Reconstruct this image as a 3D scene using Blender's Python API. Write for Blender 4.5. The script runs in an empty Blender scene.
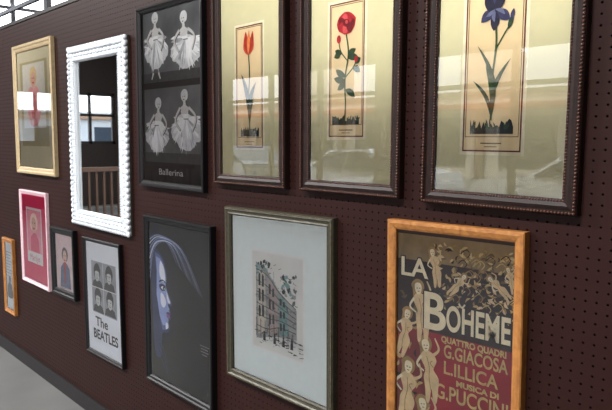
import bpy, bmesh, math, random
from mathutils import Matrix, Vector
from mathutils.geometry import tessellate_polygon
random.seed(7)
D=1.456; HC=1.58
scn=bpy.context.scene
try: scn.view_settings.view_transform='Standard'
except Exception: pass

# ---------------------------------------------------------------- materials
def lin(c):
    c=c/255.0
    return c/12.92 if c<=.04045 else ((c+.055)/1.055)**2.4
def L3(c): return (lin(c[0]),lin(c[1]),lin(c[2]),1)
MC={}
def mat(name,c,rough=.6,var=.12,scale=40,spec=.3,metal=0,bump=0,coat=0):
    if name in MC: return MC[name]
    m=bpy.data.materials.new(name); m.use_nodes=True; nt=m.node_tree
    b=nt.nodes['Principled BSDF']
    tc=nt.nodes.new('ShaderNodeTexCoord'); n=nt.nodes.new('ShaderNodeTexNoise'); n.inputs['Scale'].default_value=scale; n.inputs['Detail'].default_value=4
    nt.links.new(tc.outputs['Object'],n.inputs['Vector'])
    r=nt.nodes.new('ShaderNodeValToRGB'); a=L3(c)
    r.color_ramp.elements[0].position=.3; r.color_ramp.elements[1].position=.7
    r.color_ramp.elements[0].color=(a[0]*(1-var),a[1]*(1-var),a[2]*(1-var),1)
    r.color_ramp.elements[1].color=(min(1,a[0]*(1+var)),min(1,a[1]*(1+var)),min(1,a[2]*(1+var)),1)
    nt.links.new(n.outputs['Fac'],r.inputs['Fac']); nt.links.new(r.outputs['Color'],b.inputs['Base Color'])
    b.inputs['Roughness'].default_value=rough; b.inputs['Specular IOR Level'].default_value=spec; b.inputs['Metallic'].default_value=metal
    if coat: b.inputs['Coat Weight'].default_value=coat; b.inputs['Coat Roughness'].default_value=.1
    if bump:
        bp=nt.nodes.new('ShaderNodeBump'); bp.inputs['Strength'].default_value=bump; bp.inputs['Distance'].default_value=.003
        nt.links.new(n.outputs['Fac'],bp.inputs['Height']); nt.links.new(bp.outputs['Normal'],b.inputs['Normal'])
    MC[name]=m; return m

def wood(name,c1,c2,rough=.35,sx=6,sz=6,spec=.4):
    m=bpy.data.materials.new(name); m.use_nodes=True; nt=m.node_tree; b=nt.nodes['Principled BSDF']
    tc=nt.nodes.new('ShaderNodeTexCoord'); mp=nt.nodes.new('ShaderNodeMapping'); mp.inputs['Scale'].default_value=(sx,20,sz)
    n=nt.nodes.new('ShaderNodeTexNoise'); n.inputs['Scale'].default_value=6; n.inputs['Detail'].default_value=6; n.inputs['Distortion'].default_value=1
    r=nt.nodes.new('ShaderNodeValToRGB'); r.color_ramp.elements[0].position=.35; r.color_ramp.elements[1].position=.65
    r.color_ramp.elements[0].color=L3(c1); r.color_ramp.elements[1].color=L3(c2)
    nt.links.new(tc.outputs['Object'],mp.inputs[0]); nt.links.new(mp.outputs[0],n.inputs['Vector']); nt.links.new(n.outputs['Fac'],r.inputs[0]); nt.links.new(r.outputs[0],b.inputs['Base Color'])
    b.inputs['Roughness'].default_value=rough; b.inputs['Specular IOR Level'].default_value=spec
    return m

def glass_mat():
    m=bpy.data.materials.new('picture_glass'); m.use_nodes=True; nt=m.node_tree; nt.nodes.clear()
    o=nt.nodes.new('ShaderNodeOutputMaterial'); mx=nt.nodes.new('ShaderNodeMixShader'); t=nt.nodes.new('ShaderNodeBsdfTransparent'); g=nt.nodes.new('ShaderNodeBsdfGlossy')
    g.inputs['Roughness'].default_value=.01
    f=nt.nodes.new('ShaderNodeFresnel'); f.inputs['IOR'].default_value=1.5
    mm=nt.nodes.new('ShaderNodeMath'); mm.operation='MULTIPLY'; mm.inputs[1].default_value=1.5; mm.use_clamp=True
    nt.links.new(f.outputs[0],mm.inputs[0]); nt.links.new(mm.outputs[0],mx.inputs[0]); nt.links.new(t.outputs[0],mx.inputs[1]); nt.links.new(g.outputs[0],mx.inputs[2]); nt.links.new(mx.outputs[0],o.inputs[0])
    return m
GLASS=glass_mat()

def pegboard():
    m=bpy.data.materials.new('pegboard_maroon'); m.use_nodes=True; nt=m.node_tree; b=nt.nodes['Principled BSDF']
    N=nt.nodes.new; Lk=nt.links.new
    tc=N('ShaderNodeTexCoord'); sp=N('ShaderNodeSeparateXYZ'); Lk(tc.outputs['Object'],sp.inputs[0])
    def cell(sock):
        a=N('ShaderNodeMath'); a.operation='DIVIDE'; a.inputs[1].default_value=.0254; Lk(sock,a.inputs[0])
        f=N('ShaderNodeMath'); f.operation='FRACT'; Lk(a.outputs[0],f.inputs[0])
        s=N('ShaderNodeMath'); s.operation='SUBTRACT'; s.inputs[1].default_value=.5; Lk(f.outputs[0],s.inputs[0])
        p=N('ShaderNodeMath'); p.operation='MULTIPLY'; Lk(s.outputs[0],p.inputs[0]); Lk(s.outputs[0],p.inputs[1]); return p
    ax=cell(sp.outputs['X']); az=cell(sp.outputs['Z'])
    ad=N('ShaderNodeMath'); ad.operation='ADD'; Lk(ax.outputs[0],ad.inputs[0]); Lk(az.outputs[0],ad.inputs[1])
    sq=N('ShaderNodeMath'); sq.operation='SQRT'; Lk(ad.outputs[0],sq.inputs[0])
    mr=N('ShaderNodeMapRange'); mr.inputs['From Min'].default_value=.09; mr.inputs['From Max'].default_value=.14; Lk(sq.outputs[0],mr.inputs['Value'])
    n=N('ShaderNodeTexNoise'); n.inputs['Scale'].default_value=3; n.inputs['Detail'].default_value=5; Lk(tc.outputs['Object'],n.inputs['Vector'])
    r=N('ShaderNodeValToRGB'); r.color_ramp.elements[0].color=L3((29,13,11)); r.color_ramp.elements[1].color=L3((37,18,15)); Lk(n.outputs['Fac'],r.inputs[0])
    mx=N('ShaderNodeMixRGB'); mx.inputs[1].default_value=L3((3,2,2)); Lk(mr.outputs[0],mx.inputs[0]); Lk(r.outputs[0],mx.inputs[2]); Lk(mx.outputs[0],b.inputs['Base Color'])
    bp=N('ShaderNodeBump'); bp.inputs['Strength'].default_value=.5; bp.inputs['Distance'].default_value=.002; Lk(mr.outputs[0],bp.inputs['Height']); Lk(bp.outputs[0],b.inputs['Normal'])
    sl=N('ShaderNodeMath'); sl.operation='MULTIPLY'; sl.inputs[1].default_value=.11; Lk(mr.outputs[0],sl.inputs[0]); Lk(sl.outputs[0],b.inputs['Specular IOR Level'])
    b.inputs['Roughness'].default_value=.5
    return m

# ---------------------------------------------------------------- mesh helpers
def link(o,parent=None):
    scn.collection.objects.link(o)
    if parent: o.parent=parent
    return o
def mesh_obj(name,bm,mats,parent=None,loc=(0,0,0),smooth=False):
    me=bpy.data.meshes.new(name); bm.to_mesh(me); bm.free()
    if smooth:
        for p in me.polygons: p.use_smooth=True
    for m in mats: me.materials.append(m)
    o=bpy.data.objects.new(name,me); o.location=loc; return link(o,parent)
def bbox(bm,x0,x1,y0,y1,z0,z1,mi=0):
    vs=[bm.verts.new(p) for p in ((x0,y0,z0),(x1,y0,z0),(x1,y1,z0),(x0,y1,z0),(x0,y0,z1),(x1,y0,z1),(x1,y1,z1),(x0,y1,z1))]
    for f in ((0,3,2,1),(4,5,6,7),(0,1,5,4),(1,2,6,5),(2,3,7,6),(3,0,4,7)):
        fc=bm.faces.new([vs[i] for i in f]); fc.material_index=mi
def box(name,x0,x1,y0,y1,z0,z1,m,parent=None):
    bm=bmesh.new(); bbox(bm,x0,x1,y0,y1,z0,z1); return mesh_obj(name,bm,[m],parent)

def crom(pts,n=6,closed=False):
    P=[Vector((p[0],p[1])) for p in pts]; out=[]; N=len(P)
    rng=range(N) if closed else range(N-1)
    for i in rng:
        if closed: a,b,c,d=P[(i-1)%N],P[i],P[(i+1)%N],P[(i+2)%N]
        else: a,b,c,d=P[max(i-1,0)],P[i],P[i+1],P[min(i+2,N-1)]
        for k in range(n):
            t=k/n
            q=.5*((2*b)+(c-a)*t+(2*a-5*b+4*c-d)*t*t+(3*b-a-3*c+d)*t**3); out.append((q.x,q.y))
    if not closed: out.append((P[-1].x,P[-1].y))
    return out

class Picture:
    """picture hung on the wall; coordinates in millimetres about its centre"""
    def __init__(s,name,x,z,w,h,roll,t,wf,glass=True):
        k=1-.8*t/D
        xl=(x-w/2-.004)*k; xr=x+w/2+.003
        zt=(z+h/2)*k; zb=(z-h/2)*k
        s.nx=(xl+xr)/2; s.nz=(zt+zb)/2; s.w=xr-xl; s.h=zt-zb; s.t=t; s.wf=wf; s.x=x; s.z=z; s.cnt=0
        s.ka=1-.012/D
        e=bpy.data.objects.new(name,None); e.empty_display_size=.1; e.location=(s.nx,-.001,s.nz+HC); e.rotation_euler=(0,-math.radians(roll),0); link(e); s.e=e
        s.bm=bmesh.new(); s.mats=[]; s.hw=s.w/2-wf; s.hh=s.h/2-wf
        if glass:
            bm=bmesh.new(); a,b=s.hw+.002,s.hh+.002
            bm.faces.new([bm.verts.new(p) for p in ((-a,-.0155,-b),(a,-.0155,-b),(a,-.0155,b),(-a,-.0155,b))])
            mesh_obj('glass_pane',bm,[GLASS],e)
        box('backing',-s.w/2+.004,s.w/2-.004,-.0095,0,-s.h/2+.004,s.h/2-.004,mat('backing_board',(40,34,30)),e)
    def T(s,p): return ((s.x+p[0]/1000)*s.ka-s.nx,(s.z+p[1]/1000)*s.ka-s.nz)
    def mi(s,m):
        if m not in s.mats: s.mats.append(m)
        return s.mats.index(m)
    def poly(s,pts,m,layer=1,raw=False,smooth=False):
        if smooth: pts=crom(pts,5,True)
        q=[p if raw else s.T(p) for p in pts]
        s.cnt+=1
        y=-(.0098+layer*.0004+(s.cnt%61)*5.5e-6)   # each shape of ink sits on its own hair-thin level
        # clip to opening
        q=[(max(-s.hw,min(s.hw,a)),max(-s.hh,min(s.hh,b))) for a,b in q]
        tris=tessellate_polygon([[Vector((a,b,0)) for a,b in q]])
        vs=[s.bm.verts.new((a,y,b)) for a,b in q]
        i=s.mi(m)
        for t in tris:
            try:
                f=s.bm.faces.new([vs[j] for j in t]); f.material_index=i
                f.normal_update()
                if f.normal.y>0: f.normal_flip()
            except ValueError: pass
    def rect(s,x0,x1,z0,z1,m,layer=1): s.poly([(x0,z0),(x1,z0),(x1,z1),(x0,z1)],m,layer)
    def full(s,m,layer=0): s.poly([(-s.hw,-s.hh),(s.hw,-s.hh),(s.hw,s.hh),(-s.hw,s.hh)],m,layer,raw=True)
    def ell(s,cx,cz,rx,rz,m,layer=2,n=20,rot=0,wob=0):
        P=[]
        for k in range(n):
            a=2*math.pi*k/n; r=1+wob*random.uniform(-1,1); u,v=rx*r*math.cos(a),rz*r*math.sin(a)
            P.append((cx+u*math.cos(rot)-v*math.sin(rot),cz+u*math.sin(rot)+v*math.cos(rot)))
        s.poly(P,m,layer)
    def stroke(s,pts,w,m,layer=3,smooth=True,w2=None):
        P=crom(pts,6) if smooth and len(pts)>2 else list(pts)
        if w2 is None: w2=w
        n=len(P); Lf=[];Rt=[]
        for i,p in enumerate(P):
            a=P[max(0,i-1)];b=P[min(n-1,i+1)]
            d=Vector((b[0]-a[0],b[1]-a[1])); 
            if d.length<1e-6: d=Vector((1,0))
            d.normalize(); ww=(w+(w2-w)*i/(n-1))/2
            Lf.append((p[0]-d.y*ww,p[1]+d.x*ww)); Rt.append((p[0]+d.y*ww,p[1]-d.x*ww))
        for i in range(n-1): s.poly([Lf[i],Lf[i+1],Rt[i+1],Rt[i]],m,layer)
    def leaf(s,a,b,width,m,layer=3,bend=0):
        A=Vector(a);B=Vector(b); d=B-A; nrm=Vector((-d.y,d.x)).normalized()
        up=[];dn=[]
        for k in range(9):
            t=k/8; c=A+d*t+nrm*bend*math.sin(math.pi*t); ww=width/2*max(0,math.sin(math.pi*t))**.8
            up.append(tuple(c+nrm*ww)); dn.append(tuple(c-nrm*ww))
        s.poly(up+dn[::-1][1:-1],m,layer)
    def text(s,body,x,z,size,m,layer=4,align='CENTER',sx=1,rot=0,off=0,name='lettering',width=None):
        cu=bpy.data.curves.new(name,'FONT'); cu.body=body; cu.size=size/1000; cu.align_x=align; cu.align_y='CENTER'; cu.offset=off/1000
        cu.materials.append(m); o=bpy.data.objects.new(name,cu); a,b=s.T((x,z))
        o.location=(a,-(.0098+layer*.0004+.00037),b); o.rotation_euler=(math.pi/2,-rot,0); o.scale=(sx,1,1); link(o,s.e)
        if width:
            bpy.context.view_layer.update(); o.scale.x=width/1000/max(1e-4,o.dimensions.x/sx)
    def frame(s,prof,m,mats2=None,seg_mat=None):
        """prof: list of (inset, depth) swept round the rectangle"""
        bm=bmesh.new(); rings=[]
        for ins,dep in prof:
            a=s.w/2-ins; b=s.h/2-ins
            rings.append([bm.verts.new((x,-dep,z)) for x,z in ((-a,-b),(a,-b),(a,b),(-a,b))])
        for i in range(len(rings)-1):
            for k in range(4):
                f=bm.faces.new([rings[i][k],rings[i][(k+1)%4],rings[i+1][(k+1)%4],rings[i+1][k]])
                if seg_mat: f.material_index=seg_mat[i]
        mesh_obj('frame',bm,[m]+(mats2 or []),s.e)
    def beads(s,inset,dep,r,pitch,m,name='beading',sub=1,squash=1.0,elong=1.0):
        bm=bmesh.new(); a=s.w/2-inset;b=s.h/2-inset
        pts=[]
        for (p,q) in (((-a,-b),(a,-b)),((a,-b),(a,b)),((a,b),(-a,b)),((-a,b),(-a,-b))):
            Ls=math.hypot(q[0]-p[0],q[1]-p[1]); n=max(1,int(Ls/pitch)); 
            for k in range(n):
                t=k/n; pts.append((p[0]+(q[0]-p[0])*t,p[1]+(q[1]-p[1])*t,abs(q[0]-p[0])>abs(q[1]-p[1])))
        for x,z,hor in pts:
            sc=(elong,squash,1,1) if hor else (1,squash,elong,1)
            bmesh.ops.create_icosphere(bm,subdivisions=sub,radius=r,matrix=Matrix.Translation((x,-dep,z))@Matrix.Diagonal(sc))
        mesh_obj(name,bm,[m],s.e,smooth=True)
    def done(s,name='print'):
        if s.mats: mesh_obj(name,s.bm,s.mats,s.e)

# ---------------------------------------------------------------- room
PEG=pegboard(); H=5.4
box('wall_pegboard',-12.6,1.9,0,.06,.0,HC+.744,PEG)
box('baseboard_pegboard',-12.6,1.9,-.014,-.0005,0,.093,mat('baseboard_black',(22,19,20),.5))
box('trim_wall_cap',-12.6,1.9,-.006,.066,HC+.7445,HC+.765,mat('cap_black',(18,16,17),.5))
box('floor',-14,3,-6.2,4,-.1,0,mat('floor_concrete',(88,88,87),.5,.14,2.5,.3,bump=.1))
ceil=mat('ceiling_dark',(92,90,88),.8)
box('ceiling',-14,3,-6.2,4,H,H+.1,ceil)
wallm=mat('wall_plaster',(96,84,76),.8); dark=mat('wall_dark_brown',(32,25,23),.7)
fm=mat('storefront_frame',(34,31,30),.4)
# left wall with window and high glazing
bm=bmesh.new(); bbox(bm,-14.1,-14,-6.2,-5.5,0,H); bbox(bm,-14.1,-14,-2.4,0,0,H); bbox(bm,-14.1,-14,-5.5,-2.4,0,1.45); bbox(bm,-14.1,-14,-5.5,-2.4,2.65,H)
bbox(bm,-14.1,-14,0,4,0,3.5); bbox(bm,-14.1,-14,0,4,5.2,H)
mesh_obj('wall_left',bm,[dark])
bm=bmesh.new()
for y in (-5.5,-4.92,-4.35,-3.7,-3.05,-2.46): bbox(bm,-14.08,-14.02,y,y+.07,1.45,2.65)
bbox(bm,-14.08,-14.02,-5.5,-2.4,1.45,1.52); bbox(bm,-14.08,-14.02,-5.5,-2.4,2.58,2.65); bbox(bm,-14.08,-14.02,-5.5,-2.4,2.1,2.16)
mesh_obj('window_4',bm,[fm])
bm=bmesh.new()
for y in (0,.8,1.6,2.4,3.2,3.9): bbox(bm,-14.08,-14.02,y,y+.08,3.5,5.2)
bbox(bm,-14.08,-14.02,0,4,3.5,3.58); bbox(bm,-14.08,-14.02,0,4,4.3,4.36)
mesh_obj('window_5',bm,[fm])
box('wall_right',3,3.1,-6.2,4,0,H,wallm)
# back wall with clerestory windows
bm=bmesh.new(); bbox(bm,-14,3,3.9,4,0,4.0); bbox(bm,-14,3,3.9,4,5.2,H)
for x in [-14,-12.6,-11.2,-9.8,-8.4,-7,-3,0]: bbox(bm,x,x+.12,3.9,4,4.0,5.2)
mesh_obj('wall_back',bm,[dark])
# storefront wall, openings on the street side
bm=bmesh.new(); bbox(bm,-14,3,-6.2,-6.05,0,.55); bbox(bm,-14,3,-6.2,-6.05,2.85,H)
bbox(bm,-14,-10.2,-6.2,-6.05,.55,2.85); bbox(bm,-6.3,-5.4,-6.2,-6.05,.55,2.85); bbox(bm,-1.2,-.2,-6.2,-6.05,.55,2.85); bbox(bm,2.6,3,-6.2,-6.05,.55,2.85)
mesh_obj('wall_front',bm,[wallm])
k=0
for x0,x1 in ((-10.2,-6.3),(-5.4,-1.2),(-.2,2.6)):
    n=3 if x1-x0>3 else 2; k+=1
    bm=bmesh.new()
    for i in range(n+1):
        x=x0+(x1-x0)*i/n; bbox(bm,max(x0,x-.04),min(x1,x+.04),-6.16,-6.08,.55,2.85)
    bbox(bm,x0,x1,-6.16,-6.08,.55,.62); bbox(bm,x0,x1,-6.16,-6.08,2.78,2.85); bbox(bm,x0,x1,-6.16,-6.08,2.3,2.36)
    mesh_obj('window_%d'%k,bm,[fm])
# roof trusses
tm=mat('truss_steel',(30,30,32),.5)
def truss(name,y,z0,z1):
    bm=bmesh.new(); bbox(bm,-13.9,2.9,y-.03,y+.03,z0,z0+.06); bbox(bm,-13.9,2.9,y-.03,y+.03,z1-.06,z1)
    x=-13.5
    while x<2:
        for dx in(.45,-.45):
            a=Vector((x+.45,y,z0+.05)); b=Vector((x+.45+dx,y,z1-.05)); d=(b-a).normalized(); s_=Vector((d.z,0,-d.x))*.03
            vs=[bm.verts.new(p) for p in (a-s_,a+s_,b+s_,b-s_)]; bm.faces.new(vs)
        x+=.9
    o=mesh_obj(name,bm,[tm]); 
truss('roof_truss',2.6,3.9,4.6); truss('roof_truss.001',-1.0,4.4,5.3)

# outdoors
bm=bmesh.new(); bbox(bm,-40,25,-40,-6.25,-.12,-.02); bbox(bm,-40,-14.15,-6.25,12,-.12,-.02)
mesh_obj('ground_street',bm,[mat('asphalt',(120,118,114),.8,.1,3)])
fac=mat('facade_stucco',(206,196,178),.8); awn=mat('awning_red',(170,84,50),.7); dw=mat('dark_window',(40,48,56),.1); tr=mat('facade_trim',(120,96,76),.7)
bm=bmesh.new(); bbox(bm,-38,18,-24,-22,-.02,3.7); bbox(bm,-38,18,-22,-21.9,3.5,3.7,3)
bbox(bm,-38,18,-22,-20.9,2.9,3.1,1)
for i in range(14):
    x=-37+i*4; bbox(bm,x,x+2.4,-22,-21.95,.5,2.6,2); bbox(bm,x+2.9,x+3.3,-22,-21.85,0,2.9,3)
bbox(bm,-27,-23,-24,-22,3.7,6,0); bbox(bm,-15,-13,-24,-22,3.7,5.4,0)
mesh_obj('street_building',bm,[fac,awn,dw,tr])
bm=bmesh.new(); bbox(bm,-34,-32,-19,10,-.02,3.0)
for i in range(9):
    y=-18+i*3.1; bbox(bm,-32,-31.95,y,y+1.7,.8,2.2,2)
bbox(bm,-32,-31.8,-19,10,2.6,2.8,3)
mesh_obj('side_building',bm,[mat('facade_grey',(150,154,156),.8),awn,dw,tr])

def car(name,loc,rz,col):
    e=bpy.data.objects.new(name,None); e.location=loc; e.rotation_euler=(0,0,rz); link(e)
    body=[(-2.2,.35),(-2.25,.7),(-2.1,.88),(-1.2,.95),(-.55,1.38),(.75,1.42),(1.5,1.0),(2.1,.92),(2.2,.6),(2.15,.35)]
    bm=bmesh.new(); rings=[]
    for y,sc in((-.86,.0),(-.8,.04),(.8,.04),(.86,0)):
        rings.append([bm.verts.new((x*(1 if abs(y)<.82 else .985),y*(1 if z<1 else .84),z)) for x,z in body])
    n=len(body)
    for i in range(3):
        for j in range(n): bm.faces.new([rings[i][j],rings[i][(j+1)%n],rings[i+1][(j+1)%n],rings[i+1][j]])
    bm.faces.new(rings[0]); bm.faces.new(rings[3][::-1])
    o=mesh_obj('body',bm,[mat('car_paint_%d'%col[0],col,.25,.03,coat=1)],e)
    bm=bmesh.new()
    for sy in(-1,1):
        q=[(-1.05,.98),(-.5,1.33),(.1,1.35),(.1,.98)]; bm.faces.new([bm.verts.new((x,sy*(.875 if z<1 else .745),z)) for x,z in q])
        q=[(.18,.98),(.18,1.35),(.7,1.36),(1.3,1.02)]; bm.faces.new([bm.verts.new((x,sy*(.875 if z<1.1 else .745),z)) for x,z in q])
    bm.faces.new([bm.verts.new(p) for p in ((-1.22,-.68,.97),(-1.22,.68,.97),(-.6,.6,1.37),(-.6,-.6,1.37))])
    mesh_obj('windows',bm,[dw],e)
    bm=bmesh.new()
    for x in(-1.4,1.4):
        for y in(-.8,.8):
            bmesh.ops.create_cone(bm,cap_ends=True,segments=28,radius1=.33,radius2=.33,depth=.22,matrix=Matrix.Translation((x,y,.33))@Matrix.Rotation(math.pi/2,4,'X'))
    mesh_obj('wheels',bm,[mat('tire_rubber',(24,24,25),.7)],e)
    bm=bmesh.new()
    for x in(-1.4,1.4):
        for y in(-.92,.92):
            bmesh.ops.create_cone(bm,cap_ends=True,segments=20,radius1=.2,radius2=.18,depth=.02,matrix=Matrix.Translation((x,y,.33))@Matrix.Rotation(math.pi/2,4,'X'))
    mesh_obj('hubcaps',bm,[mat('hub_metal',(170,172,176),.3,metal=1)],e)
car('parked_car',(-9.5,-9.6,-.02),.1,(220,224,228)); car('parked_car.001',(-15.5,-10.4,-.02),.2,(70,76,88)); car('parked_car.002',(-4.2,-10,-.02),-.1,(226,228,230)); car('parked_car.003',(-19,-3.6,-.02),1.5,(200,202,206))

# wooden balustrade at the far end (seen in the mirror)
st=bpy.data.objects.new('balustrade',None); link(st); st.location=(-11.2,-4.6,0)
bm=bmesh.new()
for i in range(17): 
    y=-1.2+i*.15; bbox(bm,-.02,.02,y-.02,y+.02,.08,.98)
bbox(bm,-.04,.04,-1.3,1.3,.96,1.04); bbox(bm,-.04,.04,-1.3,1.3,.0,.1)
mesh_obj('rails_and_spindles',bm,[mat('rail_brown',(70,52,42),.5)],st)

# ---------------------------------------------------------------- A portrait print, gold frame
def std(t,wf,): return [(0,0),(0,t*.85),(.004,t),(wf*.35,t*.98),(wf*.5,t*.8),(wf*.8,t*.72),(wf,t*.55),(wf,.010)]
cream=mat('mat_cream',(200,192,164),.85,.03)
gold=mat('frame_gold',(160,142,110),.45,.15,60,.45,metal=.25)
skin=mat('ink_skin',(214,170,150),.7,.08); red=mat('ink_red',(170,36,40),.7,.15); white=mat('paper_white',(226,226,222),.8,.03); grey=mat('ink_grey',(120,120,120),.8,.25,30); black=mat('ink_black',(16,15,17),.6,.2)
lgrey=mat('ink_lightgrey',(196,198,196),.8,.2,45); blonde=mat('ink_blonde',(214,190,140),.7,.15)
P=Picture('framed_portrait_print',-4.037,.185,.707,.836,.09,.026,.045); P.frame(std(.026,.045),gold)
P.full(cream); P.rect(-235,225,-235,300,mat('mat_tan',(168,158,122),.85,.04),1); P.rect(-190,185,-120,285,mat('photo_pearl',(206,202,190),.8,.05),2)
P.ell(-5,205,60,62,blonde,3,wob=.06); P.ell(-5,183,40,50,skin,4); P.poly([(-90,115),(-40,140),(0,125),(40,145),(85,105),(110,-5),(60,-95),(-60,-105),(-115,-15)],mat('ink_pinkdress',(220,160,158),.8,.2,20),4,smooth=True)
P.poly([(-50,35),(-10,100),(24,75),(10,-45),(-40,-55)],mat('ink_coral',(206,112,112),.7,.2),5,smooth=True); P.stroke([(-20,167),(-5,161),(10,167)],8,red,5)
P.stroke([(-26,192),(-14,192)],6,black,5); P.stroke([(4,192),(16,192)],6,black,5)
P.done()

# ---------------------------------------------------------------- B ornate white mirror
wf=.088
P=Picture('ornate_white_mirror',-3.144,.008,.745,1.008,-.28,.034,wf,glass=False)
enamel=mat('white_enamel',(186,192,198),.45,.03,30,.35,coat=.15)
P.frame([(0.008,0),(.008,.014),(.014,.024),(.028,.030),(.045,.022),(.062,.020),(.072,.028),(.082,.024),(wf,.018),(wf,.010)],enamel)
P.beads(.015,.020,.0135,.030,enamel,'scroll_outer',2,.8,1.15)
P.beads(.033,.027,.009,.022,enamel,'scroll_mid',1,.8,1.3)
P.beads(.053,.021,.012,.04,enamel,'leaf_relief',2,.6,1.6)
P.beads(.080,.025,.0055,.0125,enamel,'bead_inner',1)
mm=bpy.data.materials.new('mirror_silver'); mm.use_nodes=True; b=mm.node_tree.nodes['Principled BSDF']; b.inputs['Metallic'].default_value=1; b.inputs['Roughness'].default_value=.015
n=mm.node_tree.nodes.new('ShaderNodeTexNoise'); n.inputs['Scale'].default_value=2; r=mm.node_tree.nodes.new('ShaderNodeValToRGB'); r.color_ramp.elements[0].color=(.7,.72,.72,1); r.color_ramp.elements[1].color=(.76,.78,.78,1)
mm.node_tree.links.new(n.outputs['Fac'],r.inputs[0]); mm.node_tree.links.new(r.outputs[0],b.inputs['Base Color'])
P.full(mm,1); P.done('mirror_plate')

# ---------------------------------------------------------------- C ballerina poster
bframe=mat('frame_black',(11,10,12),.35,.1,50,.3)
P=Picture('framed_ballerina_poster',-2.411,.190,.572,.826,-.15,.028,.026); P.frame(std(.028,.026),bframe)
P.full(mat('poster_charcoal',(20,21,23),.6,.1))
ph=mat('photo_midtone',(96,98,100),.6,.4,5); tut=mat('tulle_white',(236,237,237),.8,.06,60); tut2=mat('tulle_shade',(208,210,212),.8,.12,50); tut3=mat('tulle_deep',(168,171,174),.8,.18,50); sk=mat('photo_skin',(206,206,204),.7,.06)
P.rect(-228,262,66,392,ph,1); P.rect(-228,262,-296,38,ph,1)
fl=mat('photo_floor',(62,63,65),.6,.2); P.rect(-228,262,66,108,fl,2); P.rect(-228,262,-296,-252,fl,2)
lin_=mat('photo_line',(92,94,96),.7,.1)
def ballerina(hx,hz,cx,cz,rw,rh,lean,arms):
    wx,wz=cx,cz+rh*.42
    cl=lambda x:max(-224,min(258,x))
    # full tulle skirt: bell-shaped cloud of net
    for ex,ez,rx,rz in ((0,-.42,.78,.62),(-.45,-.5,.5,.42),(.45,-.5,.5,.42),(0,-.75,.6,.45)):
        n=26; pp=[]
        for j in range(n):
            b=2*math.pi*j/n; r=1+random.uniform(-.09,.09); pp.append((cl(wx+ex*rw+rx*rw*r*math.cos(b)),wz+ez*rh+rz*rh*r*math.sin(b)))
        P.poly(pp,tut2,3)
    for k in range(60):
        a=math.radians(random.uniform(175,365)); r=random.uniform(.55,1.08); m_=(tut,tut2,tut,tut3,tut)[k%5]
        ex=cl(wx+rw*r*math.cos(a)); ez=wz+rh*1.3*r*math.sin(a)
        P.leaf((wx+8*math.cos(a),wz),(ex,ez),random.uniform(9,20),m_,4,bend=random.uniform(-9,9))
    # bodice, shoulders, head, hair
    P.poly([(hx-27,hz-60),(hx+27,hz-60),(wx+19,wz-4),(wx-19,wz-4)],tut,6); P.stroke([(wx-19,wz-2),(wx+19,wz-2)],4,lin_,7)
    P.poly([(hx-36,hz-48),(hx-11,hz-36),(hx-8,hz-18),(hx+8,hz-18),(hx+11,hz-36),(hx+36,hz-48),(hx+24,hz-74),(hx-24,hz-74)],sk,7)
    P.poly([(hx-26,hz-4),(hx-27,hz+14),(hx-12,hz+30),(hx+12,hz+30),(hx+26,hz+15),(hx+25,hz-6),(hx+12,hz-16),(hx-14,hz-16)],tut2,6,smooth=True); P.ell(hx+lean,hz-1,16,22,sk,8)
    P.poly([(hx-20,hz+8),(hx-14,hz+24),(hx+8,hz+26),(hx+20,hz+10),(hx+6,hz+14)],tut2,9)
    P.stroke([(hx+lean-10,hz+1),(hx+lean-4,hz+2)],3,black,9); P.stroke([(hx+lean+4,hz+2),(hx+lean+10,hz+1)],3,black,9); P.stroke([(hx+lean-5,hz-12),(hx+lean+5,hz-12)],3.5,black,9)
    for ar in arms: P.stroke([(p[0]+3,p[1]-3) for p in ar],17,lin_,7,w2=11); P.stroke(ar,14,sk,8,w2=8)
ballerina(-118,345,-115,210,108,112,3,[[(-150,300),(-188,256),(-150,220)],[(-86,300),(-46,262),(-70,205)]])
P.stroke([(-140,110),(-155,80)],13,sk,3,w2=7); P.stroke([(-95,110),(-80,80)],13,sk,3,w2=7)
ballerina(118,320,132,190,128,104,-4,[[(85,274),(44,232),(80,184)],[(152,274),(200,240),(180,186)]])
ballerina(-100,-34,-118,-170,110,104,5,[[(-134,-80),(-180,-126),(-150,-166)],[(-66,-80),(-30,-124),(-66,-170)]])
ballerina(118,-8,130,-150,128,116,-3,[[(84,-54),(44,-108),(84,-150)],[(152,-54),(206,-98),(176,-155)]])
P.text('Ballerina',-5,-340,40,lgrey,2,sx=1.5); P.done()

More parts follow.
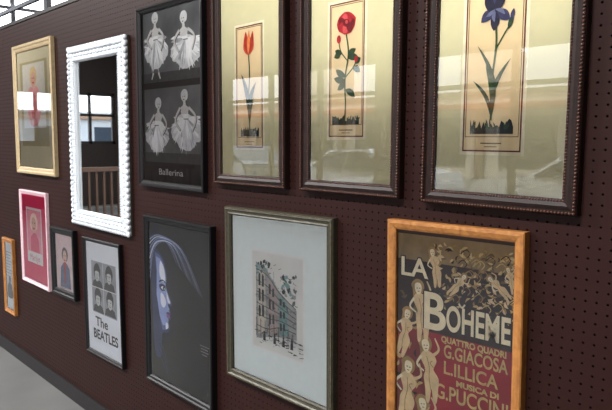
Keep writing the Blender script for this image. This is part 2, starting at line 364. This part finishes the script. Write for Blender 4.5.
# ---------------------------------------------------------------- D/E/F botanical prints
olive=mat('mat_sage',(208,203,166),.85,.025,30); paper=mat('botanical_paper',(224,204,162),.8,.06,12); maroon=mat('border_maroon',(96,34,34),.7); 
stem=mat('ink_stem',(54,78,40),.7,.2); leafm=mat('ink_leaf',(40,68,42),.7,.3,60); soil=mat('ink_soil',(28,36,34),.7,.4,60); ink=mat('ink_brown',(90,66,48),.7)
mah=wood('frame_mahogany',(20,12,10),(34,19,15),.45,spec=.22); bead=mat('bead_red_gold',(66,38,28),.4,.4,120,.4,metal=.2)
def bot(name,x,z,w,roll,px0,px1,pz0,pz1):
    P=Picture(name,x,z,w,.79,roll,.03,.039)
    P.frame([(0,0),(0,.022),(.003,.027),(.008,.028),(.012,.022),(.022,.025),(.029,.022),(.033,.020),(.039,.016),(.039,.010)],mah)
    P.beads(.006,.027,.0042,.0085,bead,'beading_outer'); P.beads(.034,.020,.0034,.0075,bead,'beading_inner')
    P.full(olive)
    P.poly([(px0-9,pz0-9),(px1+9,pz0-9),(px1+9,pz1+9),(px0-9,pz1+9)],mat('mat_bevel',(232,226,196),.8),1)
    P.rect(px0,px1,pz0,pz1,paper,2)
    b=7
    for r in ((px0+b,px0+b+2,pz0+38,pz1-b),(px1-b-2,px1-b,pz0+38,pz1-b),(px0+b,px1-b,pz1-b-2,pz1-b),(px0+b,px1-b,pz0+38,pz0+40)): P.rect(*r,ink,3)
    for r in ((px0,px0+4,pz0,pz1),(px1-4,px1,pz0,pz1),(px0,px1,pz1-4,pz1),(px0,px1,pz0,pz0+4)): P.rect(*r,maroon,3)
    c=(px0+px1)/2
    P.stroke([(c-30,pz0+22),(c+30,pz0+22)],3,ink,3); P.stroke([(c-18,pz0+13),(c+18,pz0+13)],2,ink,3)
    return P
def ground(P,x0,x1,zb,zt):
    pts=[(x0,zb),(x1,zb)]; n=22
    for k in range(n+1):
        t=k/n; pts.append((x1+(x0-x1)*t,zt+random.uniform(-.5,.45)*(zt-zb)))
    P.poly(pts,soil,4)
    for k in range(10):
        x=random.uniform(x0+4,x1-4); P.leaf((x,zb+8),(x+random.uniform(-12,12),zt+random.uniform(0,12)),5,leafm,5)
P=bot('framed_tulip_print',-1.848,.218,.455,.32,-80,80,-248,206)
orr=mat('petal_orange',(206,78,40),.7,.25,80); orl=mat('petal_light',(228,140,76),.7,.2,80); org=mat('petal_red',(170,44,34),.7,.2,80)
P.stroke([(-2,105),(4,20),(-4,-80),(4,-178)],6.5,stem,4)
P.leaf((2,-160),(-46,30),26,leafm,5,bend=-16); P.leaf((2,-150),(42,-5),24,leafm,5,bend=18); P.leaf((3,-168),(28,-60),15,stem,6,bend=8)
P.poly([(-4,98),(-30,118),(-30,150),(-18,184),(-6,160),(2,188),(10,160),(24,182),(30,148),(26,116)],orr,5,smooth=True)
P.leaf((-4,100),(-14,182),24,org,6,bend=6); P.leaf((0,100),(22,178),20,org,6,bend=-6); P.leaf((-2,100),(2,186),18,orl,7)
ground(P,-52,58,-206,-180); P.done()
P=bot('framed_rose_print',-1.338,.221,.444,.16,-88,62,-210,212)
ros=mat('rose_crimson',(170,32,42),.7,.3,70); rod=mat('rose_dark',(112,18,30),.7,.3,70); rol=mat('rose_light',(206,80,84),.7,.2,70)
P.stroke([(-14,112),(-4,50),(-18,-30),(-14,-110),(-20,-172)],6,stem,4); P.stroke([(-8,30),(-36,60),(-46,92)],4,stem,4); P.stroke([(-14,-20),(16,6),(28,24)],4,stem,4)
for a,b in (((-8,40),(28,64)),((-8,40),(40,34)),((-14,-20),(-58,6)),((-16,-30),(-66,-22)),((-30,54),(-62,66)),((16,6),(46,-8)),((24,18),(48,34)),((-16,-60),(26,-84)),((-36,62),(-66,44)),((-15,-30),(-50,-60))): P.leaf(a,b,22,leafm,5,bend=3)
P.ell(-14,146,40,34,ros,5,18,wob=.08)
for k in range(7):
    a=k*.9; P.ell(-14+22*math.cos(a),146+18*math.sin(a),15,12,(rod,ros,rol)[k%3],6,12,rot=a,wob=.1)
P.ell(-14,148,14,12,rod,7,12,wob=.1); P.ell(-12,150,6,6,rol,8)
P.ell(-46,100,9,13,ros,5); P.ell(29,32,7,10,ros,6)
ground(P,-72,44,-170,-150); P.done()
P=bot('framed_iris_print',-.821,.219,.450,-.04,-98,70,-246,206)
irp=mat('iris_navy',(50,54,88),.7,.35,70); ird=mat('iris_dark',(30,32,56),.7,.3,70); irl=mat('iris_pale',(104,110,140),.7,.2,70)
P.stroke([(-14,100),(-8,30),(-16,-60),(-16,-165)],6,stem,4); P.stroke([(-12,10),(12,50),(30,76)],4,stem,4); P.leaf((24,62),(36,98),14,leafm,5); P.leaf((32,84),(37,112),12,irp,6)
P.leaf((-16,-165),(-62,30),13,leafm,5,bend=-26); P.leaf((-14,-165),(-36,-20),11,stem,6,bend=-8); P.leaf((-14,-165),(34,-10),13,leafm,5,bend=20); P.leaf((-14,-165),(-72,-60),11,leafm,5,bend=-14)
for bx,bz,tx,tz,wd,mt in ((-14,100,-12,170,34,irp),(-14,105,-42,158,25,ird),(-14,105,16,160,25,ird),(-14,112,-54,88,27,irp),(-14,112,28,86,27,irp),(-14,112,-16,62,26,ird),(-14,116,-40,100,10,irl),(-14,116,14,100,10,irl),(-14,112,-15,84,10,irl)):
    P.leaf((bx,bz),(tx,tz),wd,mt,{irp:5,ird:6,irl:7}[mt],bend=random.uniform(-4,4))
ground(P,-76,48,-200,-172); P.done()

# ---------------------------------------------------------------- G pink print
silver=mat('frame_silver',(206,176,182),.35,.1,50,.5,metal=.3)
P=Picture('framed_pink_portrait',-4.115,-.660,.513,.630,.09,.022,.028); P.frame(std(.022,.028),silver)
P.full(mat('mat_magenta',(214,34,92),.8,.06)); P.rect(-150,120,-165,205,white,1); P.rect(-135,105,-90,190,mat('photo_rose',(228,140,158),.8,.1),2)
P.ell(-15,110,68,62,mat('ink_hairpink',(240,214,196),.7,.15),3,wob=.07); P.ell(-15,92,42,52,skin,4); P.poly([(-85,-88),(-75,10),(-25,40),(20,36),(60,0),(72,-88)],mat('ink_pinkgarment',(208,60,100),.7,.15),3,smooth=False)
P.stroke([(-34,72),(-15,66),(4,72)],10,red,5); P.stroke([(-40,104),(-26,104)],7,black,5); P.stroke([(-6,104),(8,104)],7,black,5); P.text('Marilyn',-15,-130,60,mat('ink_magenta',(196,58,104),.8,.06),2); P.done()
# ---------------------------------------------------------------- H small portrait
P=Picture('small_framed_portrait',-3.645,-.751,.395,.422,.91,.03,.04); P.frame(std(.03,.04),bframe)
P.full(mat('photo_palepink',(214,190,190),.8,.08)); P.ell(5,54,46,44,black,1,wob=.06); P.ell(5,42,28,38,skin,2)
P.poly([(-75,-150),(-62,-30),(-20,2),(30,2),(70,-30),(80,-150)],mat('ink_bluegrey',(84,96,128),.7,.2),1); P.poly([(-14,8),(22,8),(12,-120),(-6,-120)],red,2); P.stroke([(-8,22),(5,18),(18,22)],7,red,3)
P.stroke([(-10,48),(0,48)],5,black,3); P.stroke([(12,48),(22,48)],5,black,3)
P.done()
# ---------------------------------------------------------------- I band poster
P=Picture('framed_band_poster',-3.127,-.881,.478,.665,.99,.024,.022); P.frame(std(.024,.022),bframe)
P.full(mat('poster_white',(228,232,236),.75,.02)); P.rect(-145,150,-80,210,mat('photo_midgrey',(150,154,158),.7,.2,14),1)
for cx,cz in ((-72,138),(72,142),(-70,0),(74,2)):
    P.poly([(cx-66,cz-76),(cx-50,cz-40),(cx-15,cz-28),(cx+15,cz-28),(cx+50,cz-40),(cx+66,cz-76)],mat('suit_dark',(40,42,46),.7,.2),2)
    P.ell(cx,cz+14,42,48,black,3,18,wob=.04); P.ell(cx,cz-2,27,38,lgrey,4); P.poly([(cx-30,cz+40),(cx+30,cz+40),(cx+27,cz+14),(cx,cz+20),(cx-27,cz+14)],black,5)
    for dx in(-11,11): P.ell(cx+dx,cz+2,5,3,black,5)
    P.stroke([(cx-9,cz-22),(cx+9,cz-22)],4,grey,5); P.stroke([(cx,cz),(cx+2,cz-12)],3,grey,5)
P.stroke([(0,-80),(0,210)],5,white,3); P.stroke([(-145,64),(150,64)],5,white,6)
P.text('The',-35,-132,74,black,3,width=150,off=1.5); P.text('BEATLES',5,-205,74,black,3,width=290,off=2); P.done()
# ---------------------------------------------------------------- J face poster
P=Picture('framed_face_poster',-2.370,-.772,.594,.82,0,.03,.03); P.frame(std(.03,.03),bframe)
P.full(mat('poster_black',(7,7,10),.5,.1))
c1=mat('glow_navy',(16,19,34),.6,.2,10); c2=mat('glow_blue',(50,60,98),.6,.2,12); c25=mat('glow_mid',(94,108,156),.6,.2,12); c3=mat('glow_light',(156,172,216),.6,.15,14); c4=mat('glow_white',(236,240,250),.6,.08,14)
lip=mat('lips_violet',(104,60,120),.5)
P.poly([(-250,360),(-120,330),(-50,250),(-20,150),(-30,60),(5,10),(-30,-20),(-30,-60),(-60,-130),(-130,-190),(-250,-210)],c1,1,smooth=True)
# lit profile turned right: forehead, brow, nose, lips, chin, neck - with softer nested tones
prof=[(-205,255),(-160,246),(-122,214),(-102,172),(-95,138),(-97,116),(-103,98),(-92,74),(-72,42),(-54,16),(-57,6),(-74,0),(-84,-4),(-80,-14),(-66,-26),(-64,-34),(-74,-41),(-66,-50),(-68,-60),(-82,-70),(-84,-80),(-76,-96),(-82,-116),(-104,-132),(-140,-140),(-150,-180),(-160,-260),(-215,-240),(-235,40),(-230,170)]
P.poly(crom(prof,4,True),c2,2)
def inset(f,dx,dz): return [(-170+(x+170)*f+dx,40+(z-40)*f+dz) for x,z in prof[:25]]+[(-165,-60),(-190,40),(-185,150)]
P.poly(inset(.93,0,2),c25,3); P.poly(inset(.82,8,6),c3,4)
P.poly([(-150,205),(-122,180),(-110,140),(-114,112),(-140,112),(-160,150)],c4,5,smooth=True)
P.poly([(-98,66),(-80,38),(-66,18),(-84,16),(-96,34)],c4,5,smooth=True); P.poly([(-150,52),(-118,40),(-104,10),(-124,-14),(-150,0)],c4,5,smooth=True)
P.poly([(-108,-84),(-90,-84),(-88,-104),(-110,-114)],c4,5,smooth=True)
P.poly([(-160,92),(-130,98),(-106,90),(-112,70),(-140,64),(-160,74)],c2,6,smooth=True); P.poly([(-148,80),(-128,88),(-110,78),(-128,71)],c4,7,smooth=True); P.ell(-122,79,7,7,black,8)
P.stroke([(-152,80),(-128,90),(-106,80)],4,black,8); P.stroke([(-162,104),(-130,116),(-102,106)],8,c1,7,w2=4)
P.poly([(-106,-36),(-86,-26),(-70,-30),(-72,-41),(-92,-41)],lip,6); P.poly([(-104,-42),(-74,-42),(-70,-52),(-84,-60),(-98,-54)],mat('lips_light',(140,92,156),.5),6); P.ell(-78,4,7,4,c1,6)
for k in range(22):
    o=k*9; P.stroke([(-245,90+o*1.15),(-205+o*.3,250+o*.42),(-100+o*.78,300-o*.1),(-20+o*1.2,220-o*.7)],random.uniform(2.5,6),(c2,c25,c3,c2,c4,c25,c3)[k%7],6+k%4,w2=.8)
for k in range(6): P.stroke([(-150-k*10,-180-k*9),(-110,-250-k*14),(-120+k*6,-335)],3.5,(c1,c2)[k%2],3,w2=1)
for k,wd in enumerate((70,54,60,40)): P.stroke([(206-wd/2,-120-k*13),(206+wd/2,-120-k*13)],4,grey,2)
P.done()
# ---------------------------------------------------------------- K street sketch
pew=mat('frame_pewter',(56,53,42),.38,.35,90,.45,metal=.3,bump=.3)
P=Picture('framed_street_sketch',-1.687,-.611,.618,.698,.75,.028,.032); P.frame([(0,0),(0,.02),(.004,.026),(.010,.028),(.015,.024),(.022,.022),(.027,.024),(.032,.018),(.032,.010)],pew)
P.beads(.005,.026,.003,.007,mat('pewter_bead',(78,72,54),.38,.3,metal=.3),'beading_outer')
P.full(mat('mat_bluewhite',(222,230,227),.85,.02)); P.rect(-150,150,-190,198,white,1); P.rect(-142,142,-182,190,mat('sketch_paper',(216,216,210),.8,.06,10),2)
dk=mat('pen_dark',(38,40,42),.8,.3); mg=mat('wash_grey',(150,152,150),.8,.2,20); tl=mat('wash_teal',(120,158,154),.8,.2,20); gr=mat('wash_green',(78,98,86),.8,.25,30)
sd=mat('wash_sand',(196,188,172),.8,.12,20)
P.poly([(-120,-150),(-120,150),(-60,130),(10,60),(70,20),(110,0),(110,-110),(0,-120)],mg,3)
P.poly([(-110,-130),(-110,130),(-65,112),(-60,-122)],sd,4); P.poly([(-50,-120),(-50,96),(5,55),(8,-112)],mat('wash_rose',(168,152,146),.8,.15,20),4); P.poly([(16,-110),(14,44),(60,18),(62,-104)],tl,4)
for k in range(6):   # floor bands in perspective
    z=110-k*44; P.stroke([(-118,z+14),(-50,z-6+k*3),(20,40-k*26+8),(108,4-k*18)],3,dk,6)
for bx,tp,bt in ((-98,110,60),(-78,104,58),(-98,50,0),(-78,48,0),(-98,-16,-60),(-78,-14,-56),(-38,76,36),(-18,62,28),(-38,18,-22),(-18,14,-20),(-38,-40,-80),(-18,-38,-76),(24,30,4),(42,22,0),(24,-16,-44),(42,-16,-42),(24,-62,-92),(42,-60,-88)):
    P.poly([(bx-6,bt),(bx+6,bt),(bx+6,tp-4),(bx,tp),(bx-6,tp-4)],dk,5)
for k in range(26):  # balcony rails
    x=-118+k*7; z=28-(x+118)*.12; P.stroke([(x,z),(x,z-16)],1.8,dk,6)
for k in range(26):
    x=-118+k*7; z=-28-(x+118)*.08; P.stroke([(x,z),(x,z-15)],1.8,dk,6)
for k in range(9): P.stroke([(-118+k*26,-66-k*3),(-118+k*26,-140)],3.5,dk,6)
for k in range(26):
    P.ell(random.gauss(66,28),random.gauss(80,34),random.uniform(6,14),random.uniform(4,10),(gr,tl,dk,mg)[k%4],5+k%3,9,rot=random.random()*3,wob=.25)
for k in range(16): P.ell(random.uniform(-115,-30),random.uniform(110,160),random.uniform(5,13),random.uniform(4,9),(gr,dk,tl)[k%3],6,8,rot=random.random()*3,wob=.3)
for k in range(60):
    x=random.uniform(-130,125); z=random.uniform(-172,-100); P.stroke([(x,z),(x+random.uniform(6,34),z+random.uniform(-4,6))],random.uniform(1.5,4),(dk,mg,dk)[k%3],5)
for cx in (-70,-10,40,85):  # strolling figures
    P.ell(cx,-118,5,6,dk,7); P.poly([(cx-8,-150),(cx-6,-124),(cx+6,-124),(cx+8,-150)],dk,7)
for k in range(160):
    x=random.uniform(-125,110); z=random.uniform(-130,150-max(0,x)*.5); a=random.choice((0,1.57,.4,-.4)); l=random.uniform(5,18); P.stroke([(x,z),(x+l*math.cos(a),z+l*math.sin(a))],1.8,dk,7,smooth=False)
P.done()
# ---------------------------------------------------------------- L opera poster
oak=wood('frame_honey_oak',(122,76,34),(152,102,50),.45)
P=Picture('framed_opera_poster',-.934,-.642,.446,.82,1.1,.03,.028); P.frame([(0,0),(0,.026),(.003,.029),(.010,.030),(.022,.026),(.028,.022),(.028,.010)],oak)
P.full(mat('poster_umber',(50,28,26),.6,.3,9))
gd=mat('poster_gold',(208,180,120),.6,.25,40); gd2=mat('poster_ochre',(164,130,80),.6,.3,40); pl=mat('poster_cream',(238,226,194),.6,.1,40); mr=mat('poster_crimson',(158,32,46),.6,.2,14); ob=mat('poster_olive',(108,90,60),.6,.3,30); bk=mat('poster_outline',(22,13,12),.6); flw=mat('poster_flesh',(224,198,152),.6,.15,40)
P.rect(-80,215,-420,92,mr,1); P.poly([(-200,92),(-80,92),(-80,-420),(-200,-420)],mat('poster_brownred',(130,42,46),.6,.3,14),1)
P.rect(-205,210,296,372,mat('poster_topband',(144,120,84),.6,.3,16),1)
for k in range(230):   # foliage scrolls in the upper field
    x=random.uniform(-60,200); z=random.uniform(175,350); a=random.uniform(0,6.28)
    P.leaf((x,z),(x+random.uniform(12,28)*math.cos(a),z+random.uniform(10,22)*math.sin(a)),random.uniform(4,9),(gd2,ob,gd,bk,flw)[k%5],2+k%3,bend=random.uniform(-6,6))
for k in range(30):
    x=random.uniform(-10,180); z=random.uniform(190,340); P.stroke([(x,z),(x+16,z+12),(x+28,z+2),(x+20,z-10)],2.5,(gd,bk,gd2)[k%3],5)
def woman(hx,hz,s,ang=0,lay=6):
    """small nude art-nouveau figure: hair, head, torso, hip, leg and raised arm"""
    ca,sa=math.cos(ang),math.sin(ang)
    R=lambda q:[(hx+s*(u*ca-v*sa),hz+s*(u*sa+v*ca)) for u,v in q]
    P.poly(R([(-14,-4),(-16,8),(-4,18),(10,14),(14,2),(8,-10),(-6,-16),(-14,-26)]),gd2,lay-1,smooth=True)
    P.poly(R([(-4,-10),(5,-10),(15,-16),(20,-28),(13,-40),(12,-46),(20,-60),(17,-78),(10,-104),(3,-104),(2,-80),(-6,-104),(-13,-104),(-12,-78),(-12,-58),(-7,-44),(-14,-26),(-12,-16)]),flw,lay,smooth=True)
    P.poly([p for p in R([(-7,8),(0,11),(7,8),(8,-2),(3,-11),(-4,-11),(-8,-2)])],pl,lay+1,smooth=True)
    P.stroke(R([(14,-18),(28,-6),(22,14)]),6*s,flw,lay+1,w2=3*s); P.stroke(R([(-12,-20),(-24,-36),(-10,-48)]),5.5*s,pl,lay+1,w2=3*s)
    P.stroke(R([(0,-20),(3,-40),(0,-60),(1,-84)]),1.6*s,gd2,lay+2); P.stroke(R([(12,-28),(6,-32),(12,-40)]),1.5*s,gd2,lay+2)
    P.stroke(R([(-4,0),(-1,0)]),1.6*s,bk,lay+2); P.stroke(R([(2,0),(5,0)]),1.6*s,bk,lay+2); P.stroke(R([(-2,-6),(3,-6)]),1.4*s,red,lay+2)
woman(-64,326,.95,.2); woman(120,276,.7,.9); woman(40,270,.7,-.7); woman(170,308,.6,.3)
for k in range(90):
    x=random.uniform(-192,-66); z=random.uniform(-380,210); a=random.uniform(0,6.28); P.leaf((x,z),(x+24*math.cos(a),z+24*math.sin(a)),9,(ob,gd2,bk,gd)[k%4],3+k%2,bend=4)
woman(-112,215,1.5,.12); woman(-150,130,1.3,-.2,7); woman(-84,50,1.6,.15); woman(-145,-30,1.7,-.1,7); woman(-92,-130,1.6,.2); woman(-150,-220,1.6,0,7)
for (s_,x,z,sz,wd,o1,o2) in (('LA',-128,272,78,96,4.5,1.5),('B',-56,150,150,74,7,3),('OHEME',84,142,100,194,6,2.5)):
    P.text(s_,x,z,sz,bk,10,width=wd+8,off=o1); P.text(s_,x,z,sz,pl,11,width=wd,off=o2)
P.stroke([(26,194),(36,184),(46,194)],5,pl,11)
for tx,x,z,sz,wd in (('QUATTRO QUADRI',70,80,24,200),('G.GIACOSA',76,46,52,196),('L.ILLICA',62,-2,52,168),('MUSICA DI',86,-38,22,130),('G.PUCCINI',66,-76,60,225),('RICORDI',66,-200,50,190)):
    P.text(tx,x,z,sz,gd,4,width=wd,off=1)
P.done()
# ---------------------------------------------------------------- M small wood framed drawing
P=Picture('framed_drawing',-4.641,-1.002,.268,.556,.05,.024,.032); P.frame(std(.024,.032),oak)
P.full(mat('drawing_paper',(214,220,222),.8,.03))
for k in range(9): P.stroke([(-80,180-k*22),(50-(k%3)*20,180-k*22)],4,grey,1)
P.poly([(-70,-150),(-50,-60),(-10,-40),(30,-70),(40,-150)],grey,1,smooth=True); P.ell(-10,-20,22,26,grey,2); P.done()

# ---------------------------------------------------------------- added room fill lights, dressed as unseen hanging tube fixtures
lm=bpy.data.materials.new('fill_lamp_tube'); lm.use_nodes=True; b=lm.node_tree.nodes['Principled BSDF']; b.inputs['Emission Color'].default_value=(1,.96,.9,1); b.inputs['Emission Strength'].default_value=3
hm=mat('fill_lamp_housing',(200,200,198),.5)
for i,(x,y) in enumerate(((-9.5,-3.2),(-5.2,-3.2),(-1.0,-3.2))):
    e=bpy.data.objects.new('added_fill_lamp' if i==0 else 'added_fill_lamp.%03d'%i,None); e.location=(x,y,4.6); link(e)
    box('housing',-.7,.7,-.12,.12,-.07,0,hm,e)
    for s in(-.5,.5): box('hanger_rod',s-.01,s+.01,-.01,.01,0,.8,hm,e)
    for s in(-.05,.05):
        bm=bmesh.new(); bmesh.ops.create_cone(bm,cap_ends=True,segments=12,radius1=.016,radius2=.016,depth=1.3,matrix=Matrix.Translation((0,s,-.09))@Matrix.Rotation(math.pi/2,4,'Y')); mesh_obj('tube',bm,[lm],e)
    ld=bpy.data.lights.new('fill_light','AREA'); ld.shape='RECTANGLE'; ld.size=1.4; ld.size_y=.3; ld.energy=(500,540,520)[i]; ld.color=(1,.98,.96)
    lo=bpy.data.objects.new('fill_light',ld); lo.location=(0,0,-.12); link(lo,e)

# ---------------------------------------------------------------- world + sun
w=bpy.data.worlds.new('World'); scn.world=w; w.use_nodes=True; nt=w.node_tree; bg=nt.nodes['Background']
tc=nt.nodes.new('ShaderNodeTexCoord'); sp=nt.nodes.new('ShaderNodeSeparateXYZ'); r=nt.nodes.new('ShaderNodeValToRGB')
r.color_ramp.elements[0].color=(.95,.96,1,1); r.color_ramp.elements[1].color=(.6,.75,1,1)
nt.links.new(tc.outputs['Generated'],sp.inputs[0]); nt.links.new(sp.outputs['Z'],r.inputs[0]); nt.links.new(r.outputs[0],bg.inputs[0]); bg.inputs[1].default_value=6.5
sd_=bpy.data.lights.new('sun','SUN'); sd_.energy=14; sd_.angle=.01; so=bpy.data.objects.new('sun',sd_); link(so)
so.rotation_euler=Vector((.25,-.5,-.95)).to_track_quat('-Z','Y').to_euler()

# ---------------------------------------------------------------- camera
f,yaw,pitch,roll=613.3,math.radians(43.54),math.radians(6.04),math.radians(.4)
fw=Vector((-math.cos(yaw)*math.cos(pitch),math.sin(yaw)*math.cos(pitch),-math.sin(pitch))); rt=Vector((math.sin(yaw),math.cos(yaw),0)); up=rt.cross(fw)
r2=rt*math.cos(roll)+up*math.sin(roll); u2=-rt*math.sin(roll)+up*math.cos(roll)
cd=bpy.data.cameras.new('camera'); cd.sensor_width=36; cd.lens=36*f/612; cd.clip_start=.05; cd.clip_end=300
co=bpy.data.objects.new('camera',cd); link(co)
M=Matrix((r2,u2,-fw)).transposed().to_4x4(); M.translation=Vector((0,-D,HC)); co.matrix_world=M
scn.camera=co
